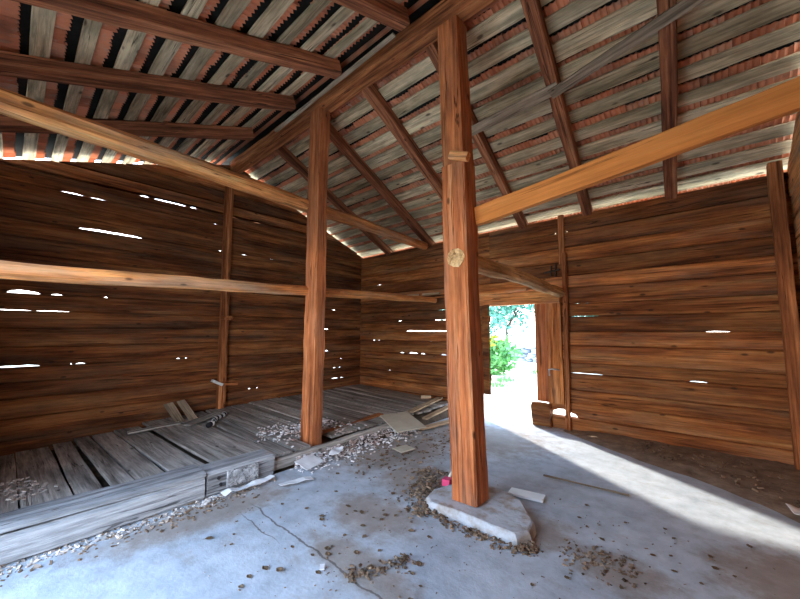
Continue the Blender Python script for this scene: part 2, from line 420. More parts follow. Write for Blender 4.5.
mR = Matrix(((0, 1, 0, XR), (1, 0, 0, 0), (0, 0, 1, 0), (0, 0, 0, 1)))
gable('wall_right', 'pole', mR, [0, .21, .45, .66, .9, 1.13, 1.36, 1.6, 1.82, 2.06, 2.3, 2.52, 2.75, 3.0, 3.22, 3.45], [], 8, lambda u: .04, ())
mF = Matrix(((-1, 0, 0, 0), (0, -1, 0, YF), (0, 0, 1, 0), (0, 0, 0, 1)))
FO = (-3.5, -1.0, 2.75)                             # wide barn opening in the front wall
board_wall('wall_front', 'wall', mF, -XR - .1, -XL + .1, [-.05, .2, .44, .66, .9, 1.1, 1.34, 1.58, 1.8, 2.05, 2.3, 2.52, 2.75, 3.0, 3.3, 3.54], [], holes=[(-FO[1], -FO[0], -.2, FO[2])], seed=31)

# ------------------------------------------------------------------ floor, soil, ground
fm = MB(); fm.box((-3.55 + XR + .1) / 2, (YF + YB) / 2, -.075, XR + .1 + 3.55, YB - YF + .1, .15)
struct(fm.build('floor', 'concrete'))
def zpl(y):                                        # height of the plank ends at the gable wall
    return -.06 + (.20 if y > 2.3 else .20 * (y + .3) / 2.6) + .05 * max(0, (y - 2.3) / 3.5)
sv = []; sf = []; NX, NY = 12, 26
for j in range(NY + 1):
    for i in range(NX + 1):
        x = XL - .1 + (3.12) * i / NX; y = YF - .1 + (YB - YF + .2) * j / NY; t = i / NX
        sv.append((x, y, -.14 if i == NX else min(zpl(y) * (1 - t) + .13 * t - .06, .06) + .012 * mnoise.noise(V((x * 3, y * 3, 0)))))
for j in range(NY):
    for i in range(NX):
        a = j * (NX + 1) + i; sf.append((a, a + 1, a + NX + 2, a + NX + 1))
struct(link('floor_soil', sv, sf, M['soil'], smooth=True))

gv = []; gf = []; G = 60
def gz(x, y):
    d = max(0, max(XL - x, x - XR, YF - y, y - YB)); return -.06 + .012 * mnoise.noise(V((x * .8, y * .8, 3))) + .0004 * d * d
for j in range(G + 1):
    for i in range(G + 1):
        s = lambda t: 45 * (2 * t - 1) ** 3 + 6 * (2 * t - 1)
        x = s(i / G) - 3; y = s(j / G) + 3; gv.append((x, y, gz(x, y)))
for j in range(G):
    for i in range(G):
        a = j * (G + 1) + i
        c = [gv[q] for q in (a, a + 1, a + G + 2, a + G + 1)]
        if all(XL - .6 < p[0] < XR and YF < p[1] < YB for p in c): continue
        gf.append((a, a + 1, a + G + 2, a + G + 1))
struct(link('ground', gv, gf, M['ground'], smooth=True))

# bank of earth along the foot of the back wall
def edge_y(x):
    pts = [(-1.80, 5.66), (-1.22, 5.28), (-.73, 4.98), (-.21, 4.74), (.19, 4.46), (.42, 4.2), (.72, 3.8)]
    for (a, b), (c, d) in zip(pts, pts[1:]):
        if x <= c: return b + (d - b) * (x - a) / (c - a)
    return pts[-1][1]
ev = []; ef = []; NX, NY = 60, 22
for j in range(NY + 1):
    for i in range(NX + 1):
        x = -1.80 + 2.5 * i / NX; e = edge_y(x) + .03 * mnoise.noise(V((x * 5, 1, 7))); t = j / NY; y = e + (YB - .015 - e) * t
        ev.append((x, y, .003 + .05 * (t ** .6) * min(1, (YB - e) / .6) + (.012 * mnoise.noise(V((x * 7, y * 7, 0))) + .007 * mnoise.noise(V((x * 23, y * 23, 0)))) * min(1, t * 5)))
for j in range(NY):
    for i in range(NX):
        a = j * (NX + 1) + i; ef.append((a, a + 1, a + NX + 2, a + NX + 1))
tag(link('earth_bank', ev, ef, M['bank'], smooth=True), 'strip of brown earth lying along the foot of the back wall, right of the doorway', 'earth', kind='stuff')

# ------------------------------------------------------------------ roof: tiles
def tile_slope(name, sgn, y0, z0, slope, vtop, pitch, n, xa, xb, seed, poke, boardw, start=-1):
    """underside-ribbed clay tiles; local v runs down the slope from the ridge"""
    rg = random.Random(seed); vs = []; fs = []
    a = math.atan(slope); dn = V((0, sgn * math.cos(a), -math.sin(a))); nm = V((0, sgn * math.sin(a), math.cos(a)))
    org = V((0, y0, z0)); W = .21; ribs = 4; k = ribs * 4
    for r in range(start, n + 1):
        vt = vtop + r * pitch
        x = xa + rg.uniform(0, .1)
        while x < xb:
            j = rg.uniform(-.012, .012); dz = rg.uniform(0, .006)
            A = vt - poke - boardw + j; B = vt + .05 + j
            top = []
            for (v, w) in ((A, .030 + dz), (B, .034 + dz)):
                for i in range(k + 1):
                    ph = i % 4; hgt = (0, .013, .016, .008)[ph]
                    jag = (0, .009, .014, .006)[ph]
                    vv = v + (jag if v == A else -jag)
                    top.append(org + dn * vv + nm * (w + hgt) + V((x + (W - .004) * i / k, 0, 0)))
            b = len(vs); vs += top
            vs += [p + nm * (.024 - (0, .013, .016, .008)[(q % (k + 1)) % 4] * .8) for q, p in enumerate(top)]
            N = k + 1; T = 2 * N
            for i in range(k):
                f1 = (b + i, b + i + 1, b + N + i + 1, b + N + i)
                fs.append(f1); fs.append(tuple(q + T for q in f1[::-1]))
                fs.append((b + i, b + T + i, b + T + i + 1, b + i + 1)); fs.append((b + N + i, b + N + i + 1, b + T + N + i + 1, b + T + N + i))
            fs.append((b, b + N, b + T + N, b + T)); fs.append((b + k, b + T + k, b + T + N + k, b + N + k))
            x += W
    # added covering layer above the courses, its black standing for shade in the gaps
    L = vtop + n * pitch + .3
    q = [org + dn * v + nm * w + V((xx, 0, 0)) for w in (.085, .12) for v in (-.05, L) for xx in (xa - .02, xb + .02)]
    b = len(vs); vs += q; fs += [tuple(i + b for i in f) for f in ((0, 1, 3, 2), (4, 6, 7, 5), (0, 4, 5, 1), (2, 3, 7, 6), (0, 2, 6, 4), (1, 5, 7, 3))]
    global SHADE_FROM; SHADE_FROM = len(fs) - 6
    return vs, fs, org, dn, nm
PB, PF = .255 / math.cos(math.atan(.397)), .268 / math.cos(math.atan(.32))
XA, XB = XL - .42, XR + .4
def add_tile_shade(o):
    o.data.materials.append(M['tile_shade'])  # faces of the added cover take the painted shade colour
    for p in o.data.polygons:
        if p.index >= SHADE_FROM: p.material_index = 1
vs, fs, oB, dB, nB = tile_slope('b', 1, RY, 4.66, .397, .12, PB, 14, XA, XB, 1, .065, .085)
add_tile_shade(struct(link('ceiling_back', vs, fs, M['tile'])))
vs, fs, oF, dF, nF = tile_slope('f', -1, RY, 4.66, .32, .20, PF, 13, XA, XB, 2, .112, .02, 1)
add_tile_shade(struct(link('ceiling_front', vs, fs, M['tile'])))
# ridge cap
rv = []; rf = []
for i in range(13):
    a = PI * i / 12
    for x in (XA, XB): rv += [(x, RY + .24 * math.cos(a), 4.60 + .20 * math.sin(a)), (x, RY + .22 * math.cos(a), 4.60 + .18 * math.sin(a))]
for i in range(12):
    b = i * 4; rf += [(b, b + 4, b + 6, b + 2), (b + 1, b + 3, b + 7, b + 5)]
struct(link('ceiling_ridge', rv, rf, M['tile']))

# roof boards (battens) under the tiles
ordn = ['first', 'second', 'third', 'fourth', 'fifth', 'sixth', 'seventh', 'eighth', 'ninth', 'tenth', 'eleventh', 'twelfth', 'thirteenth', 'fourteenth', 'fifteenth', 'sixteenth', 'seventeenth', 'eighteenth']
def batten(org, dn, nm, v, wid, side, idx, seed, n, x0=XA, x1=XB):
    rg = random.Random(seed); th = .024
    p = org + dn * v + nm * (th / 2 + .001)
    o = beam('roof_board', p + V((x0, 0, 0)), p + V((x1, 0, 0)), wid, th, 'batten', up=nm, wob=.007, seg=34, ch=.06, seed=seed)
    tag(o, 'grey roof board of the %s slope, %s row down from the ridge' % (side, ordn[idx]), 'roof board', 'roof boards carrying the clay tiles')
rg = random.Random(4)
for r in range(15):
    w = rg.uniform(.150, .195); batten(oB, dB, nB, .12 + r * PB + rg.uniform(-.012, .012), w, 'back', r, 100 + r, 13)
for r in range(1, 13):
    w = rg.uniform(.10, .13); batten(oF, dF, nF, .20 + r * PF + .035 + rg.uniform(-.008, .008), w, 'front', r - 1, 200 + r, 12)

# ------------------------------------------------------------------ timber frame
def slope_beam(name, xa, ya, xb, yb, side, w, h, lab, mat='rafter'):
    # underside lies on the rafter plane; body rises towards the roof boards
    if side == 'b': z = lambda y: 4.66 - .397 * (y - RY); nm = nB
    else: z = lambda y: 4.66 - .32 * (RY - y); nm = nF
    p0 = V((xa, ya, z(ya))) - nm * (h / 2 + .001); p1 = V((xb, yb, z(yb))) - nm * (h / 2 + .001)
    o = beam(name, p0, p1, w, h, mat, up=nm, wob=.008, seg=22, ch=.08)
    return tag(o, lab, 'rafter', 'rafters of the %s roof slope' % ('back' if side == 'b' else 'front'))
rb = [(-5.2, -5.56, .115, 'reddish-brown rafter of the back slope, nearest the left gable wall'),
      (-4.06, -4.34, .12, 'rafter of the back slope whose foot meets the end of the upper pale pole'),
      (-3.05, -3.32, .135, 'thick rafter of the back slope coming down between the two posts'),
      (-2.06, -2.35, .115, 'rafter of the back slope passing behind the big front post'),
      (-1.05, -1.34, .125, 'rafter of the back slope reaching the wall top just right of the doorway stake'),
      (-.08, -.32, .135, 'rafter of the back slope, furthest right and crossed by the orange tie beam')]
for xa, xb, w, lab in rb:
    slope_beam('rafter', xa, RY + .13, xb - .06, 6.28, 'b', w, .145, lab)
for xa, xb, w, y1, lab in ((-5.56, -5.01, .12, 2.22, 'lowest of the front slope rafters with a free end near the ridge beam'),
                       (-4.27, -3.96, .13, 2.26, 'dark rafter of the front slope, middle one of the three at the upper left'),
                       (-3.22, -3.04, .14, 2.28, 'lit rafter of the front slope cutting the top left of the photo'),
                       (-2.18, -2.06, .14, 2.31, 'rafter of the front slope at the top edge, nearest the big front post'),
):
    slope_beam('rafter', xa, -.95, xb, y1, 'f', w, .15, lab)

tag(beam('ridge_beam', (XL + .02, RY - .01, 4.555), (XR - .02, RY, 4.555), .205, .19, 'beam', wob=.012, seg=40, ch=.1), 'long squared ridge beam under the peak of the roof, resting on both posts', 'beam')
tag(beam('lath', (-4.6, 2.40, 4.40), (-2.2, 2.36, 4.43), .05, .02, 'dull', wob=.004), 'thin brown lath running beside the ridge beam on its front side', 'lath')

# posts
tag(beam('post', (-3.86, 2.62, .035), (-3.83, 2.63, 4.455), .165, .25, 'post', up=(1, 0, 0), wob=.012, seg=30, ch=.09, endw=.02), 'orange-brown hewn post standing on the edge of the plank platform', 'post', 'posts under the ridge beam')
p2 = empty('post', (-1.615, 2.70, .095))
tag(p2, 'big square orange-brown post standing on the cement pad in the middle', 'post', 'posts under the ridge beam')
beam('lower_shaft', (-1.635, 2.70, .086), (-1.70, 2.70, 3.02), .215, .245, 'post', up=(1, 0, 0), parent=p2, wob=.010, seg=24, ch=.07, endw=.01)
beam('upper_shaft', (-1.708, 2.71, 3.02), (-1.745, 2.70, 4.455), .20, .225, 'post', up=(1, 0, 0), parent=p2, wob=.008, seg=14, ch=.07)
beam('peg', (-1.70, 2.575, 3.09), (-1.53, 2.60, 3.03), .07, .075, 'pole', parent=p2, wob=.006, ch=.15)
# tie poles
tag(beam('tie_pole', (-3.66, YF + .02, 3.13), (-4.31, 5.56, 3.22), .17, .165, 'pole', wob=.014, seg=40, ch=.24, taper=.85), 'pale squared pole, upper of the two let into the post on the platform', 'pole')
tag(beam('tie_pole', (-3.80, YF + .02, 1.93), (-4.10, 5.58, 2.11), .14, .13, 'pole', wob=.014, seg=40, ch=.26, taper=.8), 'pale rough pole, lower of the two let into the post on the platform', 'pole')
tag(beam('tie_pole', (-1.655, 2.583, 2.13), (-1.77, 5.68, 2.095), .185, .175, 'log', wob=.02, seg=26, rnd=True, sag=.02, taper=.8), 'crooked round pole from the big front post to the back wall above the doorway', 'pole')
tag(beam('tie_beam', (-1.56, 2.78, 2.535), (XR - .02, 2.75, 2.80), .06, .165, 'plank_orange', wob=.006, seg=20, ch=.05), 'bright orange sawn tie beam running from the big post to the right edge', 'beam')
# thin boards nailed under the rafters
def under(x, y, d): return V((x, y, 4.66 - .397 * (y - RY))) - nB * (.148 + d)
tag(beam('nailed_board', under(-2.2, 3.83, .022), under(-1.08, 3.76, .022), .13, .02, 'dull', up=nB, wob=.004), 'grey thin board nailed under the rafters, its left end beside the big post', 'board')
tag(beam('nailed_board', under(-1.17, 3.79, .048), under(.5, 3.44, .048), .11, .02, 'dull', up=nB, wob=.004), 'grey thin board nailed under the rafters, running up to the top edge', 'board')

# wall posts
wp = empty('wall_post', (-6.455, 2.53, .16)); tag(wp, 'thin dark upright post against the middle of the left gable wall', 'post')
beam('shaft', (-6.455, 2.53, .14), (-6.455, 2.51, 4.40), .12, .11, 'beam', up=(1, 0, 0), parent=wp, wob=.006, ch=.06)
beam('peg', (-6.44, 2.53, 1.73), (-6.32, 2.55, 1.73), .16, .07, 'beam', parent=wp, wob=.006)
beam('bracket_peg', (-6.38, 2.505, .59), (-6.38, 2.76, .57), .09, .05, 'beam', parent=wp, wob=.006)
bk = beam('bracket', (-6.37, 2.34, .66), (-6.37, 2.50, .58), .10, .05, 'tilew', parent=wp, wob=.01)
tag(beam('wall_post', (.60, 5.70, .05), (.605, 5.70, 3.40), .13, .12, 'beam', up=(1, 0, 0), wob=.006, ch=.06), 'brown squared post in the right corner of the back wall', 'post')
# stake beside the doorway
sk = empty('stake', (-1.72, 5.735, .03)); tag(sk, 'slim rough upright stake beside the doorway, reaching to the eaves', 'stake')
beam('lower_pole', (-1.74, 5.735, .02), (-1.70, 5.735, 2.72), .06, .065, 'beam', up=(1, 0, 0), parent=sk, wob=.010, seg=20)
beam('upper_board', (-1.745, 5.76, 2.55), (-1.735, 5.76, 3.34), .035, .085, 'beam', up=(1, 0, 0), parent=sk, wob=.004)
ic = MB(); ic.add(tube([(-2.02, 5.76, 2.44), (-1.78, 5.755, 2.47)], .016)); ic.add(tube([(-1.92, 5.76, 2.38), (-1.91, 5.76, 2.54)], .014)); ic.add(tube([(-1.85, 5.765, 2.36), (-1.84, 5.765, 2.56)], .016))
tag(ic.build('wall_anchor', 'iron'), 'small dark iron cross anchor on the back wall beside the stake', 'anchor')

# ------------------------------------------------------------------ doorway
dr = empty('door_1', (-2.85, YB, 0)); struct(dr)
def dpart(name, p0, p1, w, h, mat, **k): return beam(name, p0, p1, w, h, mat, parent=dr, **k)
dpart('lintel', (-3.62, 5.75, 2.06), (-1.79, 5.75, 2.045), .11, .215, 'pole', wob=.006, ch=.06)
dpart('head_batten', (-3.62, 5.72, 2.155), (-2.3, 5.70, 2.19), .07, .035, 'pole', wob=.005)
dpart('jamb', (-2.12, 5.83, .38), (-2.12, 5.83, 1.96), .10, .19, 'post', up=(1, 0, 0), wob=.004, ch=.05)
dpart('panel', (-1.905, 5.765, .38), (-1.905, 5.765, 1.95), .05, .22, 'wall', up=(1, 0, 0), wob=.004, ch=.04)
dpart('sill_log', (-2.27, 5.74, .19), (-1.99, 5.745, .19), .16, .36, 'wall', wob=.02, ch=.16, endw=.03, seg=8)
dpart('left_jamb', (-3.56, 5.80, 0), (-3.56, 5.80, 1.96), .12, .12, 'beam', up=(1, 0, 0), wob=.004)
# plank leaf standing ajar into the barn, worn short at the bottom
lf = MB(); Lw = .87
for i in range(4):
    xa, xb = Lw * i / 4 + .003, Lw * (i + 1) / 4 - .003; zb = .40 + .02 * i
    vs = [(x, y, z) for x in (xa, xb) for y in (-.014, .014) for z in (zb + (.02 if x == xb else 0), 1.93)]
    lf.add((vs, boxg(0, 0, 0, 1, 1, 1)[1]))
lf.box(Lw / 2, .03, .75, Lw - .06, .03, .1); lf.box(Lw / 2, .03, 1.7, Lw - .06, .03, .1)
lo = lf.build('leaf', 'wall', dr); lo.matrix_world = dr.matrix_basis.inverted() @ Matrix.Translation((-3.46, 5.72, 0)) @ Matrix.Rotation(math.atan2(-.5, .713), 4, 'Z')
lt = MB(); lt.add(tube([(-1.99, 5.73, .80), (-1.985, 5.70, .90), (-1.93, 5.695, .91), (-1.87, 5.70, .905), (-1.84, 5.73, .90)], .013))
lo = lt.build('latch', 'zinc', dr); lo.location = (2.85, -YB, 0)

# ledge and scraps of wood on the back wall
tag(beam('ledge_board', (XL + .08, 5.77, 2.205), (-3.75, 5.77, 2.215), .06, .03, 'wall', wob=.006), 'narrow dark ledge board along the back wall, left of the big post', 'ledge')
for a, b, z, lab in (((-4.92, 5.73), (-4.62, 5.75), 2.252, 'short scrap of wood on the wall ledge, left of two'), ((-4.5, 5.73), (-4.1, 5.75), 2.257, 'pale offcut of wood on the wall ledge, right of two')):
    tag(beam('wood_scrap', (*a, z), (*b, z), .07, .045, 'scrap', wob=.008, endw=.02), lab, 'wood scrap')

# ------------------------------------------------------------------ platform
lg = empty('sill_timber', (-3.61, .4, 0)); tag(lg, 'heavy grey sill timber edging the platform at the lower left corner', 'timber')
beam('timber_body', (-3.595, YF + .02, .098), (-3.615, 1.26, .098), .28, .19, 'timber', parent=lg, wob=.014, seg=24, ch=.1)
beam('top_board', (-3.62, YF + .02, .222), (-3.63, 1.265, .214), .31, .045, 'timber', parent=lg, wob=.012, seg=24, ch=.2)
st = empty('sill_timber', (-3.62, 1.62, 0)); tag(st, 'shorter grey sill timber with bolt holes, continuing the platform edge', 'timber')
beam('timber_body', (-3.62, 1.275, .112), (-3.66, 1.93, .105), .27, .22, 'timber', parent=st, wob=.012, seg=10, ch=.1, endw=.03)
for y, z in ((1.38, .15), (1.40, .09), (1.55, .15)):
    h = MB(); h.add(tube([(-3.496, y, z), (-3.480, y, z)], .014)); o = h.build('bolt_hole', 'black', st); o.location = (3.62, -1.62, 0)
cl = MB(); cl.box(-3.478, 1.60, .12, .012, .30, .15); o = cl.build('splice_plate', 'timber', st); o.location = (3.62, -1.62, 0)
tag(beam('edge_board', (-3.615, 1.95, .07), (-3.70, 4.35, .095), .06, .11, 'floorplank', wob=.012, seg=20, ch=.12), 'narrow weathered edge board running past the foot of the platform post', 'board')
tag(beam('edge_board', (-3.98, 2.82, .155), (-4.10, 4.1, .16), .10, .03, 'beam', wob=.01, seg=14), 'brown warped board lying on the platform behind its post', 'board')
rg = random.Random(12); y = YF + .05; n = 0; widths = []
while y < YB - .12:
    w = rg.choice((.15, .17, .2, .22, .25, .29)); 
    if y + w > YB - .03: w = YB - .03 - y
    widths.append((y, w)); y += w + rg.choice((.004, .008, .025, .045, .012))
tot = len(widths)
for i, (y, w) in enumerate(widths):
    yc = y + w / 2; sk_ = rg.uniform(-.012, .012); th = .03
    x1 = -3.79 + rg.uniform(-.03, .02) if yc < 1.90 else (-3.665 if yc < 2.42 else -3.74 + rg.uniform(-.05, .0))
    if 2.4 < yc < 2.85: x1 = -3.99
    z1 = .165 if yc < 1.98 else .135
    z0 = zpl(yc) + .015
    up = rg.choice((0, 0, 0, .012)) 
    if i in (7,): up = .022
    end = 'front wall' if i < tot / 2 else 'back wall'
    k = i if i < tot / 2 else tot - 1 - i
    lab = 'grey worn floor plank of the platform, %s row from the %s' % (ordn[k], end)
    o = beam('floor_plank', (XL + .05, yc + sk_, z0 + up), (x1, yc - sk_, z1 + up), w, th, 'floorplank', wob=.005, seg=14, ch=.03, endw=.012)
    tag(o, lab, 'floor plank', 'planks of the raised platform')

def zplat(x, y): 
    t = (x - XL) / (-3.8 - XL); return zpl(y) * (1 - t) + .15 * t + .035

# things on the platform
for (p0, p1, w, lab) in (((-6.02, 1.80, zplat(-6.1, 1.7)), (-6.38, 1.72, .38), .13, 'short grey board leaning on the left gable wall, left of the pair'),
                         ((-5.98, 1.97, zplat(-6.0, 1.9)), (-6.36, 1.88, .40), .12, 'short grey board leaning on the left gable wall, right of the pair')):
    tag(beam('leaning_board', p0, p1, w, .022, 'dull', up=(.6, 0, 1), wob=.004), lab, 'board')
for p0, p1, w, lab in (((-5.95, 1.15, 0), (-5.9, 1.75, 0), .12, 'grey board lying flat against the foot of the leaning boards'), ((-5.62, 1.75, .0), (-5.95, 2.28, .0), .16, 'loose grey board end lying tilted before the left wall post')):
    z = zplat(p0[0], p0[1]) + .03
    tag(beam('loose_board', (p0[0], p0[1], z), (p1[0], p1[1], z + .03), w, .024, 'floorplank', wob=.004), lab, 'board')
rp = [( -5.30 - .55 * t, 1.92 + .42 * t + .03 * math.sin(9 * t), zplat(-5.5, 2.1) + .03) for t in [i / 14 for i in range(15)]]
ro = empty('striped_rag', rp[7]); tag(ro, 'twisted black and white striped rag lying at the foot of the left wall post', 'rag')
for i in range(14):
    a, b = rp[i], rp[i + 1]; q = MB(); q.add(tube([a, b], [.034 + .006 * math.sin(i), .034 + .006 * math.sin(i + 1)]))
    o = q.build('white_stripe' if i % 2 else 'black_stripe', 'paper' if i % 2 else 'black', ro, True); o.location = -V(rp[7])

# ------------------------------------------------------------------ cement pad
pv = []; pf = []
outl = [(-1.95, 2.50), (-1.86, 2.44), (-1.60, 2.47), (-1.32, 2.46), (-1.13, 2.47), (-1.07, 2.57), (-1.10, 2.72), (-1.30, 2.98), (-1.50, 3.08), (-1.75, 3.06), (-1.93, 2.86), (-1.99, 2.66)]
n = len(outl)
for z, s in ((0, 1.035), (.045, 1.02), (.072, .985), (.079, .95)):
    for (x, y) in outl:
        cx, cy = -1.52, 2.72; pv.append((cx + (x - cx) * s, cy + (y - cy) * s, z + (.006 * mnoise.noise(V((x * 9, y * 9, z * 9))) if z else 0)))
for r in range(3):
    for i in range(n): pf.append((r * n + i, r * n + (i + 1) % n, (r + 1) * n + (i + 1) % n, (r + 1) * n + i))
pf.append(tuple(range(3 * n, 4 * n))); pf.append(tuple(range(n))[::-1])
tag(link('cement_pad', pv, pf, M['pad']), 'irregular cement pad under the big front post', 'pad')

# ------------------------------------------------------------------ litter
def flake(rg, s):
    a = rg.uniform(0, 6.28); L = s * rg.uniform(.6, 1.5); W = s * rg.uniform(.35, .8); T = s * rg.uniform(.12, .4)
    m = Matrix.Rotation(a, 4, 'Z') @ Matrix.Rotation(rg.uniform(-.5, .5), 4, 'X') @ Matrix.Rotation(rg.uniform(-.4, .4), 4, 'Y')
    vs = [m @ V((x * L / 2 * rg.uniform(.6, 1), y * W / 2 * rg.uniform(.6, 1), z * T / 2)) for x in (-1, 1) for y in (-1, 1) for z in (-1, 1)]
    return vs, boxg(0, 0, 0, 1, 1, 1)[1]
def litter(name, mat, n, place, size, label, cat, seed, pile=0.0):
    rg = random.Random(seed); mb = MB()
    for i in range(n):
        x, y, z, d = place(rg); s = rg.uniform(*size)
        mb.add(flake(rg, s), Matrix.Translation((x, y, z + s * .15 + pile * d * rg.random())))
    return tag(mb.build(name, mat), label, cat, kind='stuff')
def along(pts, sd, zf=lambda x, y: .0):
    def f(rg):
        i = rg.randrange(len(pts) - 1); t = rg.random(); (x0, y0), (x1, y1) = pts[i], pts[i + 1]
        g = rg.gauss(0, 1); dx, dy = x1 - x0, y1 - y0; l = math.hypot(dx, dy)
        x = x0 + dx * t - dy / l * g * sd + rg.gauss(0, sd * .3); y = y0 + dy * t + dx / l * g * sd + rg.gauss(0, sd * .3)
        return x, y, zf(x, y), math.exp(-g * g)
    return f
litter('wood_shavings', 'chip', 420, along([(-3.42, .0), (-3.40, .9), (-3.42, 1.5), (-3.50, 1.95)], .05), (.012, .038), 'pale shavings strewn on the concrete along the foot of the sill timber', 'shavings', 1)
litter('bark_scraps', 'chipb', 260, along([(-3.40, .0), (-3.34, .9), (-3.34, 1.6)], .09), (.01, .035), 'brown bark scraps strewn along the foot of the sill timber', 'bark scraps', 2)
litter('plaster_crumbs', 'crumb', 1500, along([(-3.60, 2.2), (-3.55, 2.6), (-3.60, 3.1), (-3.62, 3.7), (-3.55, 4.2)], .13), (.014, .042), 'heap of pinkish white crumbs spilled beside the edge board and platform post', 'crumbs', 3, .10)
litter('plaster_crumbs', 'crumb', 420, along([(-4.45, 2.25), (-4.15, 2.75), (-4.3, 3.3)], .20, lambda x, y: zplat(x, y)), (.015, .045), 'pale crumbs scattered on the platform planks around the post foot', 'crumbs', 4)
litter('leaf_litter', 'chipb', 620, along([(-2.35, 3.15), (-2.15, 2.75), (-1.98, 2.50), (-1.80, 2.40)], .10), (.012, .04), 'brown leaf litter heaped around the left end of the cement pad', 'leaf litter', 5, .05)
litter('leaf_litter', 'chipb', 260, along([(-1.8, 2.40), (-1.45, 2.40), (-1.1, 2.42), (-1.02, 2.56)], .035), (.012, .036), 'brown leaf litter caught along the front edge of the cement pad', 'leaf litter', 6, .03)
litter('leaf_litter', 'chipb', 130, along([(-1.78, 1.50), (-1.70, 1.55), (-1.64, 1.76), (-1.58, 1.86)], .035), (.012, .036), 'small dark heap of leaf litter on the bare concrete at bottom centre', 'leaf litter', 7, .03)
litter('dirt_crumbs', 'chipb', 170, along([(-.85, 2.6), (-.45, 2.75)], .10), (.01, .03), 'dark dirt crumbs scattered on the concrete at lower right', 'dirt crumbs', 8)
litter('debris', 'chipb', 420, along([(-3.2, 2.7), (-3.1, 3.5), (-2.9, 4.4)], .32), (.012, .04), 'brown debris spread over the dusty floor behind the two posts', 'debris', 9)
litter('wood_shavings', 'chip', 110, along([(-4.9, .0), (-4.2, .25)], .10, lambda x, y: zplat(x, y)), (.012, .045), 'pale shavings on the planks at the left edge of the platform', 'shavings', 10)
litter('debris', 'chipb', 500, lambda rg: (*(lambda x: (x, rg.uniform(.9, 3.4)))(rg.uniform(-3.2, .4)), 0, 0), (.006, .018), 'tiny crumbs of dirt sprinkled over the open concrete floor', 'debris', 13)
litter('debris', 'chipb', 150, lambda rg: (lambda x: (x, rg.uniform(edge_y(x) + .2, 5.7), .04, 0))(rg.uniform(-.9, .6)), (.015, .05), 'brown scraps lying on the strip of earth by the back wall', 'debris', 14)

# individual dry leaves: three shapes, copied
def leaf_geo(seed):
    rg = random.Random(seed); L, W = .075, .036; n = 6; c1 = rg.uniform(.15, .4); c2 = rg.uniform(.2, .7); vs = []; fs = []
    for i in range(n + 1):
        t = i / n; w = W * math.sin(PI * min(.97, max(.05, t))) ** .8
        for j in (-1, -.5, 0, .5, 1):
            vs.append((L * (t - .5), w * j * .9, .004 + c1 * L * (t - .5) ** 2 * 2 + c2 * abs(j) ** 1.5 * w * .6 + .003 * rg.uniform(-1, 1)))
    for i in range(n):
        for j in range(4):
            a = i * 5 + j; fs.append((a, a + 1, a + 6, a + 5))
    return vs, fs
def leaf_proto(seed):
    r = empty('dry_leaf'); vs, fs = leaf_geo(seed); b = link('blade', vs, fs, M['leaf'], r, True)
    sm = b.modifiers.new('s', 'SOLIDIFY'); sm.thickness = .002
    q = MB(); q.add(tube([(-.037, 0, .006), (-.055, .003, .004), (-.07, .01, .003)], .0012, 5)); q.build('stalk', 'leaf', r); return r
protos = [leaf_proto(s) for s in (1, 2, 3)]
def copy_thing(o):
    r = o.copy(); COL.objects.link(r)
    for c in o.children:
        d = c.copy(); COL.objects.link(d); d.parent = r; d.matrix_parent_inverse = c.matrix_parent_inverse.copy()
    return r
used = set(); rg = random.Random(77)
def leaf(x, y, z, s, lab, grp):
    i = rg.randrange(3); o = protos[i] if i not in used else copy_thing(protos[i]); used.add(i)
    o.location = (x, y, z); o.rotation_euler = (rg.uniform(-.12, .12), rg.uniform(-.12, .12), rg.uniform(0, 6.28)); o.scale = (s, s, s)
    tag(o, lab, 'leaf', grp)
zones = [('curled dry leaf on the bare concrete left of the cement pad', 'dry leaves left of the pad', 34, (-2.9, -1.9), (1.0, 2.4), (.3, .7)),
         ('curled dry leaf on the concrete right of the cement pad', 'dry leaves right of the pad', 22, (-.95, .35), (2.3, 3.6), (.3, .6)),
         ('curled dry leaf on the floor between the platform edge and the big post', 'dry leaves behind the pad', 26, (-3.1, -2.2), (2.4, 4.0), (.3, .7)),
         ('curled dry leaf at the bottom edge of the floor, in front of the cement pad', 'dry leaves at the bottom edge', 16, (-1.9, -.9), (1.25, 2.2), (.3, .7))]
for lab, grp, n, xr, yr, sr in zones:
    for i in range(n): leaf(rg.uniform(*xr), rg.uniform(*yr), .002, rg.uniform(*sr), lab, grp)

# papers, boards, oddments
def flat(name, mat, x, y, z, w, d, rot, label, cat, th=.004, tilt=(0, 0), amp=.004, seed=1, nx=8, ny=8):
    off = V((seed * 7.7, seed * 3.3, 0))
    g = sheet(w, d, nx, ny, lambda a, b: amp * mnoise.noise(V((a * 9, b * 9, 0)) + off) + amp, th)
    o = link(name, g[0], g[1], M[mat]); o.location = (x, y, z); o.rotation_euler = (tilt[0], tilt[1], rot); return tag(o, label, cat)
flat('paper_sheet', 'paper', -3.38, 2.28, .075, .19, .28, .25, 'white sheet of paper leaning on crumbs against the platform post foot', 'paper', tilt=(0, .28), amp=.008)
flat('paper_strip', 'paper', -3.15, 1.98, .012, .08, .32, -.25, 'crumpled white strip of paper lying on the floor before the platform post', 'paper', amp=.02, seed=3)
flat('paper_strip', 'paper', -3.385, 1.62, .012, .08, .5, .1, 'crumpled white paper strip lying along the end of the bolted sill timber', 'paper', amp=.03, seed=4)
flat('paper_scrap', 'paper', -3.40, 2.66, .07, .12, .2, .6, 'small crumpled white paper scrap right of the platform post', 'paper', amp=.03, seed=5)
flat('beige_sheet', 'card', -3.54, 3.98, .16, .70, .45, -.44, 'square beige sheet lying tilted on the edge board and scrap planks', 'sheet', th=.014, tilt=(.05, .10), amp=.002)
